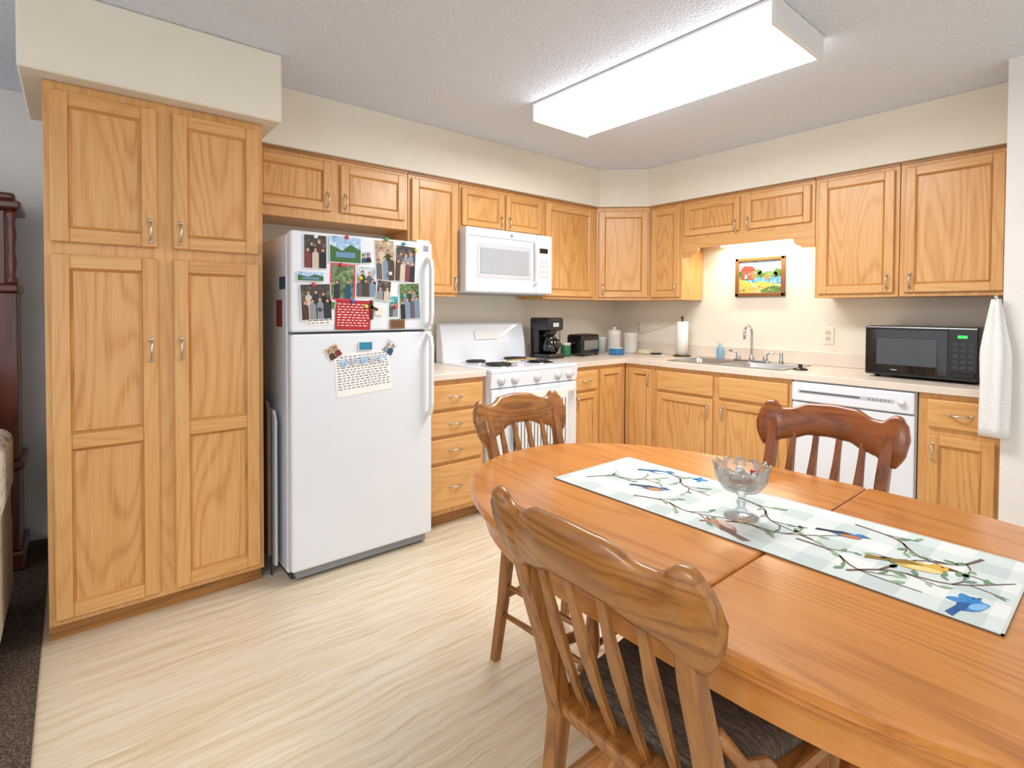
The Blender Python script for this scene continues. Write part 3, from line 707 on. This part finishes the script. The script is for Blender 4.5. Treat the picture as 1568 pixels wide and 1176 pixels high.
def cluster(x,y,a,L):
    d=(math.cos(a),math.sin(a)); n_=(-d[1],d[0])
    f=lambda u,v:(min(max(x+d[0]*u*L+n_[0]*v*L,rx0+.01),rx1-.01),min(max(y+d[1]*u*L+n_[1]*v*L,ry0+.01),ry1-.01))
    P=branch([f(0,0),f(.3,.08),f(.6,-.02),f(1,.1)],.0038,.0014)
    for k,sd in ((3,1),(5,-1),(8,1),(9,-1)):
        q=P[k]; aa=a+sd*.8; e=(q[0]+.06*math.cos(aa),q[1]+.06*math.sin(aa))
        if not (rx0+.01<e[0]<rx1-.01 and ry0+.01<e[1]<ry1-.01): continue
        R_=branch([q,((q[0]+e[0])/2+.006,(q[1]+e[1])/2),e],.002,.0009)
        for m in (6,11):
            w=R_[m]; leaf(w[0],w[1],aa+U(-1,1),U(.018,.028),U(.004,.006),random.choice(['#8aa87f','#6f8f66','#a0b498','#6a8a74']))
    for k in (4,10):
        w=P[k]; leaf(w[0],w[1],a+random.choice([-1,1])*U(.5,1.2),.027,.006,random.choice(['#8aa87f','#6f8f66']))
for x,y,a,L in ((2.10,-2.70,.75,.26),(2.22,-2.46,-.5,.24),(2.30,-2.72,.1,.28),(2.50,-2.50,-.6,.28),(2.52,-2.74,.5,.32),(2.78,-2.46,-.5,.30),(2.72,-2.66,-.35,.26),(2.85,-2.74,.6,.30),(3.02,-2.46,-2.2,.25)): cluster(x,y,a,L)
bird(2.22,-2.48,.4,.065,'#3f78b0','#2c5580','#d8dde0'); bird(2.30,-2.63,.3,.065,'#50708f','#37495c','#c98a4a'); bird(2.58,-2.72,2.6,.08,'#b88a72','#7c6258','#d9c0ae')
bird(2.79,-2.55,.2,.06,'#3c7cb4','#2b2f38','#c4702f'); bird(2.94,-2.61,.3,.085,'#d6ad45','#8a6f2c','#e6cf8a'); bird(3.045,-2.715,1.2,.06,'#2f7cc0','#1f5590','#7fb0dc')
for i in range(4):
    t=i*1.57+.4; leaf(2.345+.004*math.cos(t),-2.445+.004*math.sin(t),t,.022,.008,'#3b86bf'); leaf(3.035+.004*math.cos(t),-2.70+.004*math.sin(t),t,.028,.010,'#3b86bf')
o.done()

# candy dish
o=O('glass_candy_dish'); c=(2.575,-2.635,.7545)
prof=[(.042,0),(.042,.004),(.02,.012),(.009,.025),(.012,.038),(.008,.05),(.014,.062),(.045,.072),(.060,.095),(.068,.135),(.064,.135),(.056,.098),(.042,.078),(.012,.070),(0,.069)]
seg=48; rings=[]
for r,z in prof:
    ring=[]
    for j in range(seg):
        t=2*math.pi*j/seg; k=1+(.05*math.cos(12*t) if z>.09 else 0); zz=z+(.006*math.cos(12*t) if z>.13 else 0)
        ring.append((c[0]+max(r,1e-4)*k*math.cos(t),c[1]+max(r,1e-4)*k*math.sin(t),c[2]+zz))
    rings.append(ring)
o.loft(GLASS,rings)
for i in range(26):
    t=U(0,6.28); r=.038*math.sqrt(R()); h=U(.088,.118)
    o.sphere(C(random.choice(['#d9a08a','#c9c4c8','#b5443a','#e2d3b0','#9a6a58','#e8e4e4']),.3),(c[0]+r*math.cos(t),c[1]+r*math.sin(t),c[2]+h),.0095,seg=8,sc=(1.3,1,.8))
o.done()

# ------------------------------------------------------------ dining chairs
def interp(tab,x):
    for (x0,y0),(x1,y1) in zip(tab[:-1],tab[1:]):
        if x<=x1: t=(x-x0)/(x1-x0); t=t*t*(3-2*t); return y0+(y1-y0)*t
    return tab[-1][1]
TOP=[(0,.948),(.07,.944),(.140,.920),(.160,.919),(.198,.943),(.215,.941),(.235,.915),(.243,.875)]
BOT=[(0,.835),(.06,.832),(.12,.812),(.150,.805),(.180,.782),(.210,.778),(.232,.805),(.243,.860)]
def chair(loc,ang,mat,cush=True):
    o=O('dining_chair',Matrix.Translation(loc)@Matrix.Rotation(ang,4,'Z'))
    by=lambda z:.02 if z<.45 else .02-(z-.45)/.47*.125
    rings=[]; n=64
    for i in range(n+1):
        x=-.243+.486*i/n; ax=abs(x); zt=interp(TOP,ax); zb=interp(BOT,ax); yc=by((zt+zb)/2)-.028*(1-(x/.243)**2)
        th=.0135; e=min(.009,(zt-zb)*.3)
        tl=(zt-.86)*-.27; bl=(zb-.86)*-.27
        rings.append([(x,yc-th+bl,zb+e),(x,yc-th*.5+bl,zb),(x,yc+th*.5+bl,zb),(x,yc+th+bl,zb+e),(x,yc+th+tl,zt-e),(x,yc+th*.5+tl,zt),(x,yc-th*.5+tl,zt),(x,yc-th+tl,zt-e)])
    o.loft(mat,rings,grain=0)
    for s_ in (-1,1):
        path=[(s_*.195,-.035,0),(s_*.185,-.005,.22),(s_*.178,.02,.46),(s_*.178,-.02,.62),(s_*.180,by(.75)-.004,.75),(s_*.184,by(.83)-.004,.83),(s_*.186,by(.87)-.008,.878)]
        o.sweep(mat,path,[(.015,.016),(.017,.019),(.019,.023),(.0185,.020),(.018,.018),(.0175,.016),(.012,.010)],square=True,ref=(0,1,0))
        o.sweep(mat,[(s_*.185,.00,.64),(s_*.200,.05,.575),(s_*.210,.10,.56),(s_*.207,.13,.535),(s_*.200,.12,.505),(s_*.195,.10,.485)],[(.012,.010)]*6,seg=8,ref=(1,0,0))
        o.lathe(mat,(s_*.19,.405,0),[(.012,0),(.015,.01),(.013,.05),(.020,.17),(.022,.20),(.016,.22),(.022,.24),(.023,.28),(.017,.36),(.022,.39),(.020,.465)],seg=14)
        for zz in (.18,.29):
            o.sweep(mat,[(s_*.187,-.01,zz),(s_*.187,.20,zz),(s_*.19,.40,zz)],[.008,.012,.008],seg=8,grain=1,ref=(1,0,0))
    o.sweep(mat,[(-.19,.40,.24),(0,.40,.245),(.19,.40,.24)],[.008,.013,.008],seg=8,grain=0)
    o.sweep(mat,[(-.185,-.0,.24),(0,-.0,.245),(.185,-.0,.24)],[.008,.013,.008],seg=8,grain=0)
    for k in range(4):
        x0=-.108+.072*k; x1=-.112+.0747*k
        P=[];Rr=[]
        for i in range(9):
            t=i/8; z=.478+(.835-.478)*t; x=x0+(x1-x0)*t
            y=.03+(by(.835)-.028*(1-(x1/.243)**2)+.006-.03)*t-.010*math.sin(math.pi*t)
            P.append((x,y,z)); w=.009+.0065*math.exp(-((t-.55)/.22)**2); Rr.append((w,.0065))
        o.sweep(mat,P,Rr,square=True,ref=(0,1,0))
    def rnd(pts,r,n=5):
        out=[]
        for i in range(len(pts)):
            p=Vector(pts[i]);a=Vector(pts[i-1]);b=Vector(pts[(i+1)%len(pts)])
            u=(a-p).normalized()*r;v=(b-p).normalized()*r
            for j in range(n+1):
                t=j/n; out.append(tuple((1-t)**2*(p+u)+2*t*(1-t)*p+t*t*(p+v)))
        return out
    sq=rnd([(-.19,.0),(.19,.0),(.235,.44),(-.235,.44)],.06)
    o.prism(mat,sq,'xy',.458,.484,grain=1,bev=.007)
    if cush:
        cq=lambda e:rnd([(-.165+e,.045+e),(.165-e,.045+e),(.215-e,.425-e),(-.215+e,.425-e)],.05)
        rr_=[[(p[0],p[1],z) for p in cq(e)] for e,z in ((.012,.4845),(.0,.494),(0,.512),(.012,.525),(.035,.532),(.09,.535))]
        o.loft(CUSH,rr_)
    o.done()
chair((2.645,-3.205,0),math.radians(-1),CHR)
chair((2.515,-1.995,0),math.radians(180),CHR2)
chair((1.745,-2.575,0),math.radians(-86),CHR)

# ------------------------------------------------------------ left edge: clock, armchair
o=O('grandfather_clock'); x0,x1,y0,y1=-.60,-.24,-4.62,-4.145
o.box(CLK,x0,x1,y0,y1,.008,.10,.01); o.box(CLK,x0+.02,x1-.02,y0+.02,y1-.02,.10,.50,.006); o.box(CLK,x0,x1,y0,y1,.50,.54,.012,seg=2)
o.box(CLK,x0+.05,x1-.05,y0+.05,y1-.02,.54,1.36,.004); o.box(BGLASS,x1-.05,x1-.045,y0+.10,y1-.10,.60,1.30)
o.box(CLK,x0+.01,x1-.01,y0+.01,y1-.01,1.36,1.40,.01,seg=2); o.box(CLK,x0+.06,x1-.06,y0+.06,y1-.06,1.40,1.76,.004)
for yy in (y0+.035,y1-.035):
    o.lathe(CLK,(x1-.035,yy,1.40),[(.02,0),(.022,.02),(.012,.04),(.018,.1),(.012,.17),(.018,.24),(.012,.30),(.022,.33),(.02,.36)])
o.box(CLK,x0,x1,y0,y1,1.76,1.80,.01,seg=2); o.box(CLK,x0+.02,x1-.02,y0+.02,y1-.02,1.80,1.84,.015,seg=2)
o.lathe(C('#e8dcc0',.4),(0,0,0),[(.12,0),(.12,.004),(0,.004)],L=Matrix.Translation((x1-.06,(y0+y1)/2,1.58))@Matrix.Rotation(math.pi/2,4,'Y'),seg=28)
o.lathe(CLK,((x0+x1)/2,(y0+y1)/2,1.84),[(.05,0),(.03,.02),(.04,.06),(.02,.10),(0,.12)])
o.done()
o=O('armchair'); x0,x1,y0,y1=.10,.88,-5.0,-4.165
o.box(UPH,x0,x1,y0,y1,.06,.42,.04,seg=3)
for a,b in ((y0,y0+.17),(y1-.17,y1)): o.box(UPH,x0+.02,x1,a,b,.35,.66,.06,seg=4)
o.box(UPH,x0-.04,x0+.2,y0+.04,y1-.04,.35,.95,.07,seg=4); o.box(UPH,x0+.15,x1-.02,y0+.18,y1-.18,.40,.54,.05,seg=3)
for a in (x0+.06,x1-.06):
    for b in (y0+.06,y1-.06): o.cyl(CLK,(a,b,.008),(a,b,.07),.025)
o.box(THROW,x0+.08,x1-.10,y1-.19,y1+.012,.52,.79,.05,seg=4)
o.done()

# ------------------------------------------------------------ lights / world
def area(name,loc,rot,sx,sy,p,col=(1,1,1)):
    l=bpy.data.lights.new(name,'AREA'); l.shape='RECTANGLE'; l.size=sx;l.size_y=sy;l.energy=p;l.color=col
    ob=bpy.data.objects.new(name,l); ob.location=loc; ob.rotation_euler=rot; scene.collection.objects.link(ob)
area('kitchen_lamp_light',(1.68,-1.745,H-.115),(0,0,0),1.2,.36,36,(1,.99,.98))
area('added_overhead_fill',(4.0,-5.2,2.40),(0,0,0),1.4,1.4,60,(1,.98,.96))  # added fill behind the camera, no actual fixture known there
area('added_ceiling_uplight',(3.0,-5.6,1.75),(math.pi,0,0),.5,.5,26,(1,.98,.95))  # invented uplight, added only to brighten the ceiling
area('undercabinet_lamp_light',(1.39,-.10,1.775),(0,0,0),.55,.04,6,(1,.92,.74))
w=bpy.data.worlds.new('World'); scene.world=w; w.use_nodes=True
w.node_tree.nodes['Background'].inputs[0].default_value=(.93,.965,1,1); w.node_tree.nodes['Background'].inputs[1].default_value=1.35

# ------------------------------------------------------------ camera
f,pitch,roll,yaw,X,Y,Z,v0=808.7768,.0206,.0044,.8773,3.2358,-3.9558,1.2841,491.84
fw_=Vector((-math.sin(yaw)*math.cos(pitch),math.cos(yaw)*math.cos(pitch),-math.sin(pitch)))
rt=Vector((math.cos(yaw),math.sin(yaw),0)); up=rt.cross(fw_)
r_=rt*math.cos(roll)+up*math.sin(roll); u_=-rt*math.sin(roll)+up*math.cos(roll)
cd=bpy.data.cameras.new('camera'); cd.sensor_width=36; cd.lens=f/1568*36; cd.shift_y=-(588-v0)/1568; cd.clip_start=.02
cam=bpy.data.objects.new('camera',cd); scene.collection.objects.link(cam)
cam.matrix_world=Matrix(((r_.x,u_.x,-fw_.x,X),(r_.y,u_.y,-fw_.y,Y),(r_.z,u_.z,-fw_.z,Z),(0,0,0,1)))
scene.camera=cam
